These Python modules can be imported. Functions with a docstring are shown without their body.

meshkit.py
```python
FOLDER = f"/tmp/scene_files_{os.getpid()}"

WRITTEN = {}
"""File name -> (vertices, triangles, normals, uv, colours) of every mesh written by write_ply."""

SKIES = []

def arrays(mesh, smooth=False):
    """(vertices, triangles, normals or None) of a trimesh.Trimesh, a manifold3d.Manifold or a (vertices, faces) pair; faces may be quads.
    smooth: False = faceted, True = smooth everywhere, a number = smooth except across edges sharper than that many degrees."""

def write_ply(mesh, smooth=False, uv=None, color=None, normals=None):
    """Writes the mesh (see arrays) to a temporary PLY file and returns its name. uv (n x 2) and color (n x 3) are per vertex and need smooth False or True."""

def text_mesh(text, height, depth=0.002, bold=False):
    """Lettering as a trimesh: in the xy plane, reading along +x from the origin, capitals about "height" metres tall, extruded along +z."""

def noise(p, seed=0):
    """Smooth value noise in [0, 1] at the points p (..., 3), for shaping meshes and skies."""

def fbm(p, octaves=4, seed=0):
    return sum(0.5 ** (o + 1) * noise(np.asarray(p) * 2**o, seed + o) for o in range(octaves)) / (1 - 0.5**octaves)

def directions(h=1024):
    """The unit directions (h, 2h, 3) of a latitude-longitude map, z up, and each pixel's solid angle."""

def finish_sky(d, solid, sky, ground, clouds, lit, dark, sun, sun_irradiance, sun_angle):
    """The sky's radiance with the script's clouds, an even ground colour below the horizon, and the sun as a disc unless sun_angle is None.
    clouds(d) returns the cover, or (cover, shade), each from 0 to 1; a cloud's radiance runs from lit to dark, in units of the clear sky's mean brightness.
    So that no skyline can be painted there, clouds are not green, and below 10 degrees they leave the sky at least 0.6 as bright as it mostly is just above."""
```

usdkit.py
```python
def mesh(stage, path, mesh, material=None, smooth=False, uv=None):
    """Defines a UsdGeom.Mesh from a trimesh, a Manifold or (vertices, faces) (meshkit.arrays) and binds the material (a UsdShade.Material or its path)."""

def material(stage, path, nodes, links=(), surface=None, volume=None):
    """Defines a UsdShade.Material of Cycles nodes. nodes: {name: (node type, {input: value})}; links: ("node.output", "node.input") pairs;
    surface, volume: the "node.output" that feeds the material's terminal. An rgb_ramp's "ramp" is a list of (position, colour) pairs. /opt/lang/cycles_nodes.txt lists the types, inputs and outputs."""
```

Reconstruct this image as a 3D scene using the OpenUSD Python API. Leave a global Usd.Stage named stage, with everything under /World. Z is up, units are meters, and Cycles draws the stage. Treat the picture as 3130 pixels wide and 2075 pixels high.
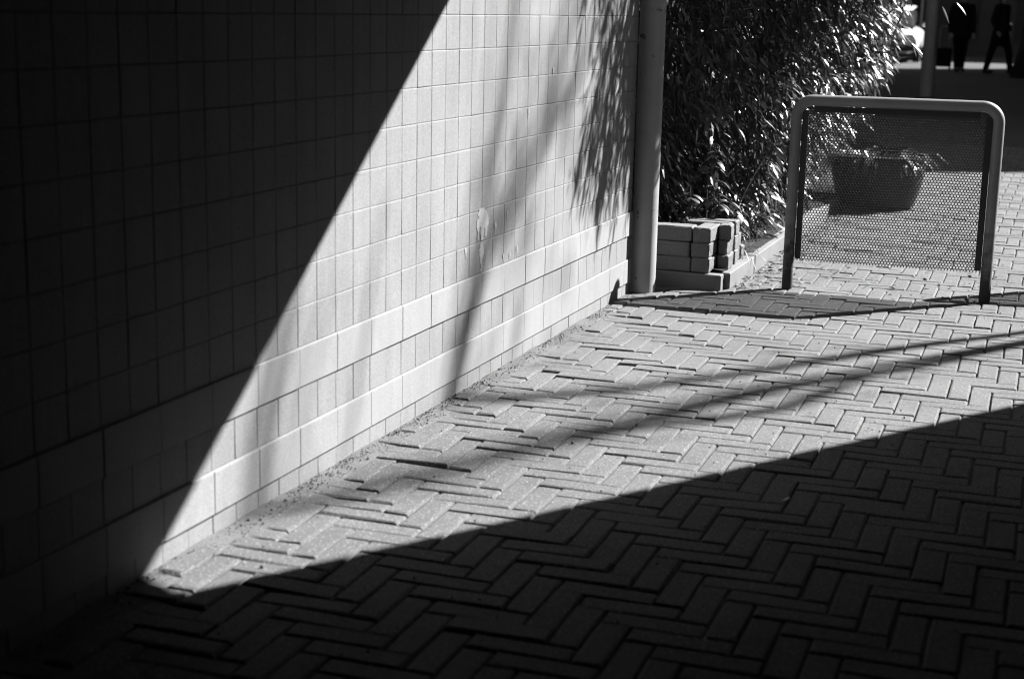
import math
import numpy as np
import trimesh, manifold3d, shapely
from shapely.geometry import Polygon, box as sbox
import usdkit, meshkit
from pxr import Usd, UsdGeom, UsdLux, UsdShade, Gf, Sdf

stage = Usd.Stage.CreateInMemory()
UsdGeom.SetStageUpAxis(stage, UsdGeom.Tokens.z)
UsdGeom.SetStageMetersPerUnit(stage, 1.0)
world = UsdGeom.Xform.Define(stage, '/World')
stage.SetDefaultPrim(world.GetPrim())
UsdGeom.Scope.Define(stage, '/World/Looks')
A3 = np.array

# ------------------------------------------------------------------ camera
YAW, PITCH, ROLL, CAM_H = -0.3490, 0.2102, 0.0209, 1.1901
FWD = A3([math.sin(YAW) * math.cos(PITCH), math.cos(YAW) * math.cos(PITCH), -math.sin(PITCH)])
_r = A3([math.cos(YAW), -math.sin(YAW), 0.0]); _u = np.cross(_r, FWD)
RIGHT = _r * math.cos(ROLL) + _u * math.sin(ROLL)
UP = -_r * math.sin(ROLL) + _u * math.cos(ROLL)
EYE = A3([0, 0, CAM_H])
cam = UsdGeom.Camera.Define(stage, '/World/camera')
cam.CreateHorizontalApertureAttr(36.0)
cam.CreateVerticalApertureAttr(36.0 * 678 / 1024)
cam.CreateFocalLengthAttr(36.0 * 4740.3 / 3130)
cam.CreateClippingRangeAttr(Gf.Vec2f(0.05, 500))
cam.CreateFStopAttr(4.0)
cam.CreateFocusDistanceAttr(5.8)
cam.AddTransformOp().Set(Gf.Matrix4d(*RIGHT, 0, *UP, 0, *(-FWD), 0, *EYE, 1))
cam.CreateExposureAttr(2.27)

# ------------------------------------------------------------------ sun and sky (a black and white photograph: neutral light)
SUN = A3([0.690, 0.720, 0.840]); SUN /= np.linalg.norm(SUN)
SUN_EL, SUN_AZ = math.asin(SUN[2]), math.atan2(SUN[0], SUN[1])
sun = UsdLux.DistantLight.Define(stage, '/World/sun')
sun.CreateIntensityAttr(1.25); sun.CreateAngleAttr(0.5); sun.CreateNormalizeAttr(True)
sun.CreateColorAttr(Gf.Vec3f(1, 1, 1))
zx = SUN; xx = np.cross([0, 0, 1.0], zx); xx /= np.linalg.norm(xx); yy = np.cross(zx, xx)
sun.AddTransformOp().Set(Gf.Matrix4d(*xx, 0, *yy, 0, *zx, 0, 0, 0, 30, 1))
dome = UsdLux.DomeLight.Define(stage, '/World/sky')
skym = usdkit.material(stage, '/World/Looks/sky', {
    'sky': ('sky_texture', {'sky_type': 'single_scattering', 'sun_disc': False, 'sun_elevation': SUN_EL, 'sun_rotation': SUN_AZ, 'air_density': 0.8, 'aerosol_density': 0.7}),
    'bw': ('rgb_to_bw', {}), 'bg': ('background_shader', {'strength': 0.05})},
    [('sky.color', 'bw.color'), ('bw.val', 'bg.color')], surface='bg.background')
UsdShade.MaterialBindingAPI.Apply(dome.GetPrim()).Bind(skym)

# ------------------------------------------------------------------ helpers
taken = {}
def path_for(name, parent=None):
    base = (str(parent.GetPath()) if parent else '/World') + '/'
    k = taken.get(base + name, 0); taken[base + name] = k + 1
    return base + (name if k == 0 else '%s_%03d' % (name, k))
def tag(p, label=None, cat=None, group=None, kind=None):
    p = p.GetPrim() if hasattr(p, 'GetPrim') else p
    for k, v in (('label', label), ('category', cat), ('group', group), ('kind', kind)):
        if v: p.SetCustomDataByKey(k, v)
    return p
def thing(name, label=None, cat=None, loc=(0, 0, 0), rotz=0, group=None, kind=None):
    x = UsdGeom.Xform.Define(stage, path_for(name))
    x.AddTranslateOp().Set(Gf.Vec3d(*map(float, loc)))
    if rotz: x.AddRotateZOp().Set(math.degrees(rotz))
    return tag(x.GetPrim(), label, cat, group, kind)
def obj(name, mesh, mat, parent=None, smooth=False, kind=None):
    m = usdkit.mesh(stage, path_for(name, parent), mesh, mat, smooth=smooth)
    if kind: tag(m, kind=kind)
    return m.GetPrim()
class MB:
    def __init__(s): s.v, s.f, s.n = [], [], 0
    def add(s, v, f):
        s.v.append(np.asarray(v, float)); s.f.append(np.asarray(f, int) + s.n); s.n += len(v); return s
    def tm(s, m): return s.add(m.vertices, m.faces)
    def box(s, lo, hi):
        return s.tm(trimesh.creation.box(bounds=[lo, hi]))
    def get(s): return np.vstack(s.v), np.vstack(s.f)
def rbox(lo, hi, r=0.004, rng=None, jit=0.0):
    """a box with bevelled edges (hull of 24 points)"""
    lo, hi = np.asarray(lo, float), np.asarray(hi, float); pts = []
    for sx in (0, 1):
        for sy in (0, 1):
            for sz in (0, 1):
                c = A3([(lo, hi)[s][k] for k, s in enumerate((sx, sy, sz))]); d = A3([1 - 2 * sx, 1 - 2 * sy, 1 - 2 * sz]) * r
                if rng is not None: c = c + rng.uniform(-jit, jit, 3)
                for k in range(3):
                    e = d.copy(); e[k] = 0; pts.append(c + e)
    return trimesh.convex.convex_hull(np.array(pts))
def tube(pts, rad, sides=8, caps=True):
    p = np.asarray(pts, float); rad = np.broadcast_to(rad, (len(p),)).astype(float)
    t = np.gradient(p, axis=0); t /= np.linalg.norm(t, axis=1, keepdims=True) + 1e-12
    ref = A3([0, 0, 1.0]) if abs(t[:, 2]).mean() < .8 else A3([1.0, 0.2, 0])
    a = np.cross(t, ref); a /= np.linalg.norm(a, axis=1, keepdims=True) + 1e-12; b = np.cross(t, a)
    ang = np.arange(sides) * 2 * np.pi / sides
    v = (p[:, None] + rad[:, None, None] * (np.cos(ang)[None, :, None] * a[:, None] + np.sin(ang)[None, :, None] * b[:, None])).reshape(-1, 3)
    f = []
    for i in range(len(p) - 1):
        for j in range(sides):
            q = [i * sides + j, i * sides + (j + 1) % sides, (i + 1) * sides + (j + 1) % sides, (i + 1) * sides + j]
            f += [[q[0], q[1], q[2]], [q[0], q[2], q[3]]]
    if caps:
        for i, o in ((0, 0), (len(p) - 1, 1)):
            k = len(v); v = np.vstack([v, p[i]])
            for j in range(sides):
                e = [i * sides + j, i * sides + (j + 1) % sides, k]
                f.append(e[::-1] if not o else e)
    return v, np.array(f)
def project(P):
    d = np.asarray(P, float) - EYE; z = d @ FWD
    return 1565 + 4740.3 * (d @ RIGHT) / z, 1037.5 - 4740.3 * (d @ UP) / z, z

# ------------------------------------------------------------------ materials (grey only)
def mat(name, base, rough=0.7, var=0.0, fine=(300, 0.1), big=(2.0, 0.15), bump=0.0, bump_scale=400, bump_dist=0.002, metallic=0.0, spec=0.4, speck=None, spots=None, coat=0.0, transl=0.0, streak=None):
    """grey procedural material. var: piece-to-piece tone; fine and big: (noise scale, amount); speck: (scale, threshold, value); spots: (scale, threshold, value)"""
    n = {'g': ('geometry', {}), 'n1': ('noise_texture', {'scale': fine[0], 'detail': 3.0, 'roughness': 0.6}), 'n2': ('noise_texture', {'scale': big[0], 'detail': 6.0, 'roughness': 0.6}),
         'm1': ('map_range', {'from_min': 0.25, 'from_max': 0.75, 'to_min': 1 - fine[1], 'to_max': 1 + fine[1]}), 'm2': ('map_range', {'from_min': 0.25, 'from_max': 0.75, 'to_min': 1 - big[1], 'to_max': 1 + big[1]}),
         'm3': ('map_range', {'to_min': 1 - var, 'to_max': 1 + var}), 'x1': ('math', {'math_type': 'multiply'}), 'x2': ('math', {'math_type': 'multiply'}), 'x3': ('math', {'math_type': 'multiply', 'value2': base}),
         'c': ('combine_color', {}), 'p': ('principled_bsdf', {'roughness': rough, 'metallic': metallic, 'specular_ior_level': spec, 'coat_weight': coat})}
    l = [('g.position', 'n1.vector'), ('g.position', 'n2.vector'), ('n1.fac', 'm1.value'), ('n2.fac', 'm2.value'), ('g.random_per_island', 'm3.value'),
         ('m1.result', 'x1.value1'), ('m2.result', 'x1.value2'), ('x1.value', 'x2.value1'), ('m3.result', 'x2.value2'), ('x2.value', 'x3.value1')]
    last = 'x3.value'
    if streak:
        n['km'] = ('mapping', {'scale': (streak[0], streak[0], streak[0] * .07)}); n['kn'] = ('noise_texture', {'scale': 1.0, 'detail': 5.0, 'roughness': 0.65})
        n['kr'] = ('map_range', {'from_min': 0.3, 'from_max': 0.7, 'to_min': 1 - streak[1], 'to_max': 1 + streak[1]}); n['kx'] = ('math', {'math_type': 'multiply'})
        l += [('g.position', 'km.vector'), ('km.vector', 'kn.vector'), ('kn.fac', 'kr.value'), (last, 'kx.value1'), ('kr.result', 'kx.value2')]; last = 'kx.value'
    for k, s in (('s', speck), ('t', spots)):
        if s:
            n[k + 'n'] = ('voronoi_texture', {'scale': s[0], 'randomness': 1.0}) if k == 's' else ('noise_texture', {'scale': s[0], 'detail': 5.0, 'roughness': 0.65})
            n[k + 'm'] = ('map_range', {'from_min': s[1], 'from_max': s[1] + s[3], 'to_min': 1.0 if k == 's' else 0.0, 'to_max': 0.0 if k == 's' else 1.0, 'clamp': True})
            n[k + 'x'] = ('mix_float', {'b': s[2]})
            l += [('g.position', k + 'n.vector'), (k + ('n.distance' if k == 's' else 'n.fac'), k + 'm.value'), (k + 'm.result', k + 'x.fac'), (last, k + 'x.a')]
            last = k + 'x.result'
    l += [(last, 'c.r'), (last, 'c.g'), (last, 'c.b'), ('c.color', 'p.base_color')]
    if bump:
        n['nb'] = ('noise_texture', {'scale': bump_scale, 'detail': 4.0, 'roughness': 0.65}); n['b'] = ('bump', {'strength': bump, 'distance': bump_dist})
        l += [('g.position', 'nb.vector'), ('nb.fac', 'b.height'), ('b.normal', 'p.normal')]
    surf = 'p.BSDF'
    if transl:
        n['tr'] = ('translucent_bsdf', {}); n['mx'] = ('mix_closure', {'fac': transl})
        l += [('c.color', 'tr.color'), ('p.BSDF', 'mx.closure1'), ('tr.BSDF', 'mx.closure2')]; surf = 'mx.closure'
    return usdkit.material(stage, '/World/Looks/' + name, n, l, surface=surf)
M_block = mat('block', 0.166, 0.85, var=0.07, fine=(300, 0.34), big=(2.2, 0.13), bump=0.45, bump_scale=420, bump_dist=0.001, spec=0.2, streak=(16, 0.09))
M_stretch = mat('smooth_block', 0.188, 0.85, var=0.05, fine=(300, 0.30), big=(2.2, 0.12), bump=0.45, bump_scale=420, bump_dist=0.001, spec=0.2, streak=(16, 0.06))
M_mortar = mat('mortar', 0.15, 0.9, fine=(300, 0.12), big=(1.3, 0.07), spec=0.1)
M_paint = mat('white_paint', 0.24, 0.7, fine=(200, 0.2))
M_paver = mat('paver', 0.102, 0.88, var=0.17, fine=(240, 0.50), big=(2.6, 0.20), bump=0.9, bump_scale=260, bump_dist=0.0028, spec=0.22, speck=(95, 0.15, 0.205, 0.10), spots=(75, 0.63, 0.035, 0.03))
M_sand = mat('joint_sand', 0.10, 0.95, fine=(500, 0.45), big=(5, 0.25), bump=0.9, bump_scale=260, bump_dist=0.004, spec=0.1)
M_ground = mat('street_paving', 0.045, 0.9, fine=(60, 0.25), big=(0.8, 0.2), bump=0.4, bump_scale=60, bump_dist=0.01, spec=0.2)
M_soil = mat('soil', 0.03, 0.95, fine=(90, 0.5), big=(6, 0.3), bump=1.0, bump_scale=60, bump_dist=0.02, spec=0.1)
M_kerb = mat('kerb_concrete', 0.14, 0.85, var=0.05, fine=(200, 0.2), big=(4, 0.15), bump=0.6, bump_scale=250, spec=0.2)
M_brick = mat('planter_brick', 0.125, 0.85, var=0.10, fine=(180, 0.30), big=(5, 0.12), bump=0.5, bump_scale=220, bump_dist=0.0015, spec=0.2, speck=(150, 0.13, 0.28, 0.1))
def rusty(name, base, rough, rust, z0, z1):
    n = {'g': ('geometry', {}), 'x': ('separate_xyz', {}), 'z': ('map_range', {'from_min': z0, 'from_max': z1, 'to_min': 0.62, 'to_max': -0.18, 'clamp': True}),
         'n': ('noise_texture', {'scale': 26.0, 'detail': 6.0, 'roughness': 0.7}), 'a': ('math', {'math_type': 'add'}), 'm': ('map_range', {'from_min': 0.62, 'from_max': 0.95, 'clamp': True}),
         'n2': ('noise_texture', {'scale': 7.0, 'detail': 5.0}), 'm2': ('map_range', {'from_min': 0.3, 'from_max': 0.7, 'to_min': base * .88, 'to_max': base * 1.1}), 'c': ('mix_float', {'b': rust}), 'cc': ('combine_color', {}),
         'r': ('mix_float', {'a': rough, 'b': 0.9}), 'b': ('bump', {'strength': 0.35, 'distance': 0.002}), 'p': ('principled_bsdf', {'specular_ior_level': 0.4})}
    l = [('g.position', 'x.vector'), ('x.z', 'z.value'), ('g.position', 'n.vector'), ('n.fac', 'a.value1'), ('z.result', 'a.value2'), ('a.value', 'm.value'), ('g.position', 'n2.vector'), ('n2.fac', 'm2.value'),
         ('m2.result', 'c.a'), ('m.result', 'c.fac'), ('c.result', 'cc.r'), ('c.result', 'cc.g'), ('c.result', 'cc.b'), ('m.result', 'r.fac'), ('r.result', 'p.roughness'), ('cc.color', 'p.base_color'), ('m.result', 'b.height'), ('b.normal', 'p.normal')]
    return usdkit.material(stage, '/World/Looks/' + name, n, l, surface='p.BSDF')
M_tube = rusty('barrier_paint', 0.165, 0.42, 0.03, -0.05, 0.55)
M_panel = mat('panel_metal', 0.035, 0.55, fine=(200, 0.15), big=(8, 0.2), spec=0.4)
M_rust = mat('rusty_foot', 0.05, 0.9, fine=(150, 0.5), big=(20, 0.4), bump=0.8, bump_scale=120, bump_dist=0.003, spec=0.2)
M_pipe = mat('pipe_metal', 0.25, 0.5, fine=(120, 0.08), big=(4, 0.15), bump=0.1, bump_scale=60, spec=0.5, spots=(24, 0.64, 0.05, 0.05))
M_leaf = mat('bamboo_leaf', 0.07, 0.36, var=0.35, fine=(80, 0.1), spec=0.7, transl=0.15)
M_culm = mat('bamboo_culm', 0.07, 0.45, fine=(60, 0.2), spec=0.5)
M_broad = mat('broad_leaf', 0.075, 0.3, var=0.25, fine=(60, 0.15), spec=0.6, transl=0.12)
M_flower = mat('flower_head', 0.10, 0.8, var=0.4, fine=(200, 0.2))
M_litter = mat('dry_leaf', 0.14, 0.8, var=0.4, fine=(80, 0.2), transl=0.1)
M_grit = mat('grit', 0.12, 0.9, var=0.5, fine=(80, 0.2))
M_white = mat('white_litter', 0.7, 0.7)
M_render = mat('dark_render', 0.04, 0.9, fine=(50, 0.15), big=(1, 0.2), spec=0.1)
M_fence = mat('dark_fence', 0.025, 0.8, var=0.3, fine=(40, 0.3), spec=0.2)
M_bark = mat('bark', 0.03, 0.9, fine=(40, 0.4), big=(6, 0.3), bump=0.8, bump_scale=30, bump_dist=0.02, spec=0.2)
M_post = mat('post_metal', 0.30, 0.5, fine=(60, 0.1))
M_coat = mat('dark_cloth', 0.012, 0.95, fine=(80, 0.3), spec=0.1)
M_trousers = mat('black_cloth', 0.009, 0.95, fine=(80, 0.3), spec=0.1)
M_skin = mat('skin', 0.28, 0.55, spec=0.4)
M_hair = mat('hair', 0.02, 0.6)
M_shoe = mat('shoe', 0.012, 0.5)
M_car = mat('car_paint', 0.60, 0.25, fine=(20, 0.02), coat=0.6)
M_rubber = mat('rubber', 0.02, 0.8)
M_chrome = mat('chrome', 0.6, 0.12, metallic=1.0)
M_facade = mat('facade', 0.03, 0.85, fine=(20, 0.1), big=(0.4, 0.25), spec=0.2)
M_frame = mat('window_frame', 0.25, 0.5)
M_pot = mat('pot', 0.018, 0.6, fine=(60, 0.2))
M_glass = usdkit.material(stage, '/World/Looks/dark_pane', {'f': ('fresnel', {'IOR': 1.5}), 't': ('diffuse_bsdf', {'color': (0.02, 0.02, 0.02)}), 'g': ('glossy_bsdf', {'roughness': 0.03, 'color': (0.9, 0.9, 0.9)}), 'm': ('mix_closure', {})},
    [('f.fac', 'm.fac'), ('t.BSDF', 'm.closure1'), ('g.BSDF', 'm.closure2')], surface='m.closure')

# ------------------------------------------------------------------ ground
obj_g = obj('ground', (A3([[-90, -40, -.016], [90, -40, -.016], [90, 140, -.016], [-90, 140, -.016]]), A3([[0, 1, 2], [0, 2, 3]])), M_ground)
tag(obj_g, 'flat grey street ground running back into the shade', None, kind='structure')

# ------------------------------------------------------------------ pavement: herringbone of long concrete pavers
WX = -1.7847                      # face of the block wall
LX, LY, LA, PL, PR = -0.9605, 4.5751, 0.0200, 0.21, 3.1092
PW = PL / PR
PA, PB = A3([math.cos(LA), math.sin(LA)]), A3([-math.sin(LA), math.cos(LA)])
pavement = thing('pavement', 'herringbone pavement of long worn concrete pavers along the block wall', kind='structure')
def paver_mesh(poly, rng, worn):
    """chamfered paver from a convex footprint (ccw); slightly tipped and uneven"""
    c = poly.mean(0); n = len(poly)
    edge = np.roll(poly, -1, 0) - poly; ln = np.linalg.norm(edge, axis=1, keepdims=True); en = np.c_[edge[:, 1], -edge[:, 0]] / np.maximum(ln, 1e-9)
    vin = -(en + np.roll(en, 1, 0)); vin /= np.maximum((vin * -en).sum(1, keepdims=True), .35)     # inward mitre
    gap = 0.0011 + rng.uniform(0, .0008)
    ch = 0.0050 + rng.uniform(-.0008, .0016) + worn * .003
    rings = [(gap, -.032), (gap, -.0060 - worn * .001), (gap + ch * .40, -.0022), (gap + ch, 0.0)]
    tilt = rng.normal(0, .008 + .010 * worn, 2); dz = rng.normal(0, .0012 + .0012 * worn)
    V = []
    for o, z in rings:
        p = poly + vin * o + rng.normal(0, .0008 + .0007 * worn, (n, 2)) * (1 if z > -.01 else 0)
        V.append(np.c_[p, z + dz + (p - c) @ tilt])
    V = np.vstack(V); F = []
    for k in range(3):
        for i in range(n):
            j = (i + 1) % n; a, b, d, e = k * n + i, k * n + j, (k + 1) * n + j, (k + 1) * n + i
            F += [[a, b, d], [a, d, e]]
    F += [[3 * n, 3 * n + i, 3 * n + i + 1] for i in range(1, n - 1)]
    return V, np.array(F)
kerb_line = -1.405
area = Polygon([(WX + .012, -1.5), (3.2, -1.5), (3.2, 6.9), (1.0, 6.1), (1.0, 15.5), (kerb_line + .004, 15.5), (kerb_line + .004, 6.655), (-1.43, 6.595), (-1.66, 6.595), (WX + .012, 6.36)])
pavers = []
rng = np.random.default_rng(11)
for m in range(-40, 60):
    for n in range(-90, 90):
        S = A3([LX, LY]) + n * PW * (PA - PB) + m * PL * (PA + PB)
        if not (-2.5 < S[0] < 3.4 and -2 < S[1] < 16): continue
        for o, wa, wb in ((0, PL, PW), (PL, PW, PL)):
            q = S + o * PA
            P = A3([q, q + wa * PA, q + wa * PA + wb * PB, q + wb * PB])
            cut = False
            if not area.contains(Polygon(P)):
                r = Polygon(P).intersection(area)
                if r.is_empty or r.geom_type != 'Polygon' or r.area < .0009: continue
                r = shapely.geometry.polygon.orient(r.convex_hull); P = A3(r.exterior.coords)[:-1]
                P = P[np.linalg.norm(P - np.roll(P, 1, 0), axis=1) > .004]
                if len(P) < 3: continue
                cut = True
            c = P.mean(0)
            worn = np.clip(1.1 - (c[0] - WX) / .55, .12, 1)
            x, y, z = project([c[0], c[1], 0])
            vis = z > .5 and -150 < x < 3280 and 0 < y < 2200
            pavers.append((z if vis else 1e3 + abs(c[1] - 5), paver_mesh(P, rng, worn)))
pavers.sort(key=lambda t: t[0])
rest = MB()
for k, (_, me) in enumerate(pavers):
    if k < 300: obj('paver', me, M_paver, pavement)
    else: rest.add(*me)
obj('pavers_further_off', rest.get(), M_paver, pavement, kind='stuff')
# sand bed that fills the joints, a little uneven, rising towards the wall foot
gx, gy = np.meshgrid(np.r_[np.arange(WX + .0005, WX + .2, .012), np.arange(WX + .2, 3.2, .04)], np.arange(-1.5, 15.5, .025))
gz = -.0096 + .0045 * (meshkit.fbm(np.stack([gx * 6, gy * 6, 0 * gx], -1), 3, 3) - .5) + 0.0150 * np.clip(1 - (gx - WX) / .14, 0, 1) ** .6 * (.55 + .5 * meshkit.noise(np.stack([gx * 9, gy * 9, 0 * gx + 5], -1)))
gz[((gx < kerb_line) & (gy > 6.60)) | ((gx > 1.0) & (gy > 6.1))] = -.015
nx, ny = gx.shape[1], gx.shape[0]
idx = np.arange(nx * ny).reshape(ny, nx)
qd = np.stack([idx[:-1, :-1], idx[:-1, 1:], idx[1:, 1:], idx[1:, :-1]], -1).reshape(-1, 4)
obj('joint_sand', (np.c_[gx.ravel(), gy.ravel(), gz.ravel()], np.vstack([qd[:, [0, 1, 2]], qd[:, [0, 2, 3]]])), M_sand, pavement, smooth=True)

bed = obj('planting_bed', (A3([[1.05, 6.2, -.004], [7.5, 9.6, -.004], [7.5, 16.5, -.004], [1.05, 16.5, -.004]]), A3([[0, 1, 2], [0, 2, 3]])), M_soil)
tag(bed, 'bare dark soil bed on the right beyond the barriers', kind='structure')

# ------------------------------------------------------------------ block wall
BW, BH, BY0, BZ0 = 0.2077, 0.1016, 3.3517, 1.1682
wall = thing('block_wall', 'long smooth pale block wall crossed by the diagonal shadow edge', 'wall')
rng = np.random.default_rng(5)
def block_mesh(y0, y1, z0, z1, proud, rng):
    g, c = .0004, .0018 + rng.uniform(-.0003, .0004)
    cy, ct, cb = .0012 + rng.uniform(0, .0006), .0043 + rng.uniform(-.0008, .0010), .0010
    x = WX + proud + rng.normal(0, .0003); b = WX - .05
    tz, ty = rng.normal(0, .004, 2)
    def ring(o, xx, tip):
        p = [(y0 + g + o * cy, z0 + g + o * cb), (y1 - g - o * cy, z0 + g + o * cb), (y1 - g - o * cy, z1 - g - o * ct), (y0 + g + o * cy, z1 - g - o * ct)]
        return [[xx + (tip * ((yy - (y0 + y1) / 2) * ty + (zz - (z0 + z1) / 2) * tz)), yy, zz] for yy, zz in p]
    V = np.array(ring(0, b, 0) + ring(0, x - c, 1) + ring(.4, x - c * .3, 1) + ring(1, x, 1)); F = []
    for k in range(3):
        for i in range(4):
            j = (i + 1) % 4; F += [[4 * k + i, 4 * k + j, 4 * k + 4 + j], [4 * k + i, 4 * k + 4 + j, 4 * k + 4 + i]]
    F += [[12, 13, 14], [12, 14, 15]]
    return V, np.array(F)
Y_END = 6.375
blocks = []
for j in range(-18, 12):                        # courses; j counts downwards from the joint at eye height
    z1, z0 = BZ0 - j * BH, BZ0 - (j + 1) * BH
    if j == 11: z0 = -.04
    stretcher = j in (8, 10)
    w = BW if stretcher else BW / 2
    k0 = -27 if stretcher else -54
    for k in range(k0, 60):
        y0, y1 = BY0 + k * w, BY0 + (k + 1) * w
        if y0 > Y_END - .02: break
        y1 = min(y1, Y_END)
        x, y, z = project([WX, (y0 + y1) / 2, (z0 + z1) / 2])
        vis = z > .5 and -60 < x < 3200 and -60 < y < 2140
        blocks.append(((z if vis else 1e3 + abs(y0 - 4)) - (.5 if stretcher else 0), block_mesh(y0, y1, z0, z1, .0055 if stretcher else 0, rng), stretcher))
blocks.sort(key=lambda t: t[0])
rest = MB(); rest2 = MB()
for k, (_, me, st) in enumerate(blocks):
    if k < 300: obj('block', me, M_stretch if st else M_block, wall)
    else: (rest2 if st else rest).add(*me)
obj('blocks_further_off', rest.get(), M_block, wall, kind='stuff')
obj('blocks_further_off', rest2.get(), M_stretch, wall, kind='stuff')
core = MB().box([WX - 9, -2.4, -.04], [WX - .0026, Y_END - .004, BZ0 + 18 * BH])
obj('wall_core', core.get(), M_mortar, wall)
# runs of old white paint
rng = np.random.default_rng(8)
def drip(y, z1, z0, w, up=0.0):
    zs = np.linspace(z1, z0, 14); L, R = [], []
    for i, z in enumerate(zs):
        t = i / 13; ww = w * (.35 + .65 * math.sin(math.pi * min(t * 1.4 + .12, 1))) * rng.uniform(.6, 1.25)
        c = y + rng.normal(0, w * .06); L.append(c - ww / 2); R.append(c + ww / 2)
    v = [[WX + .0014 + up, a, z] for a, z in zip(L, zs)] + [[WX + .0014 + up, b, z] for b, z in zip(R, zs)]
    f = []
    for i in range(13): f += [[i, i + 1, 15 + i], [i, 15 + i, 14 + i]]
    return v, f
drips = MB()
for y, z1, z0, w in ((4.600, .565, .462, .085), (4.635, .54, .47, .05), (4.565, .535, .466, .03), (4.598, .452, .36, .040), (4.462, .455, .425, .022), (4.72, .505, .465, .016), (4.83, .53, .505, .010), (5.02, .86, .825, .014), (5.27, .99, .95, .010), (4.80, .39, .362, .010), (4.86, .385, .36, .010), (4.93, .40, .362, .012)):
    drips.add(*drip(y, z1, z0, w, .0001 * len(drips.v)))
obj('paint_run', drips.get(), M_paint, wall)

# ------------------------------------------------------------------ the buildings that frame the passage (out of the picture, they cast its shadows)
E1, E2 = A3([.855, -.519]), A3([.519, .855])            # the two edges of the overhang
E2 = A3([.535, .845])
CORNER = A3([-1.660, 2.592, 0]) + SUN / SUN[2] * 2.5      # inner corner of the overhang, 2.5 m up
cx, cy, cz = CORNER
ovh = thing('passage_overhang', 'dark building overhang and side wall that shade the foreground', 'building')
pl = A3([cx, cy])
poly = Polygon([pl - E1 * 2.95, pl, pl + E1 * 7, pl + E1 * 7 - E2 * 12, (WX - .3, -7), (WX - .3, (pl - E1 * 2.95)[1])])
def prism(pg, z0, z1):
    m = trimesh.creation.extrude_polygon(shapely.geometry.polygon.orient(Polygon(pg)), z1 - z0, engine='earcut'); m.apply_translation([0, 0, z0]); return m
obj('floor_slab', prism(poly, cz, cz + 3.2), M_render, ovh)
side = Polygon([pl - E2 * .0, pl + E2 * 5.5, pl + E2 * 5.5 + E1 * 6, pl + E1 * 6])
obj('side_wall', prism(side, -.02, cz), M_render, ovh)
up = CORNER + SUN / SUN[2] * 4.2; upl = A3([up[0], up[1]]) + E1 * .35
obj('upper_storey', prism(Polygon([upl - E2 * .2, upl + E2 * 4.2, upl + E2 * 4.2 + E1 * 5, upl - E2 * .2 + E1 * 5]), cz + .003, up[2]), M_render, ovh)
back = Polygon([(WX - .2, -4.2), (5.5, -4.2), (5.5, -4.0), (WX - .2, -4.0)])
obj('back_wall', prism(back, -.02, cz), M_render, ovh)
obj('right_wall', prism(Polygon([(2.6, -4.0), (2.8, -4.0), (2.8, 3.3), (2.6, 3.4)]), -.02, cz), M_render, ovh)

# ------------------------------------------------------------------ downpipe at the wall end
PX, PY = -1.742, 6.432
pipe = thing('downpipe', 'thick grey metal downpipe at the far end of the block wall', 'pipe', (PX, PY, 0))
zz = A3([-.02, .3, .6, 1.0, 1.5, 2.2, 3.0])
obj('pipe_shaft', tube(np.c_[0 * zz, 0 * zz, zz], .0545, 40), M_pipe, pipe, smooth=40)

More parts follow.
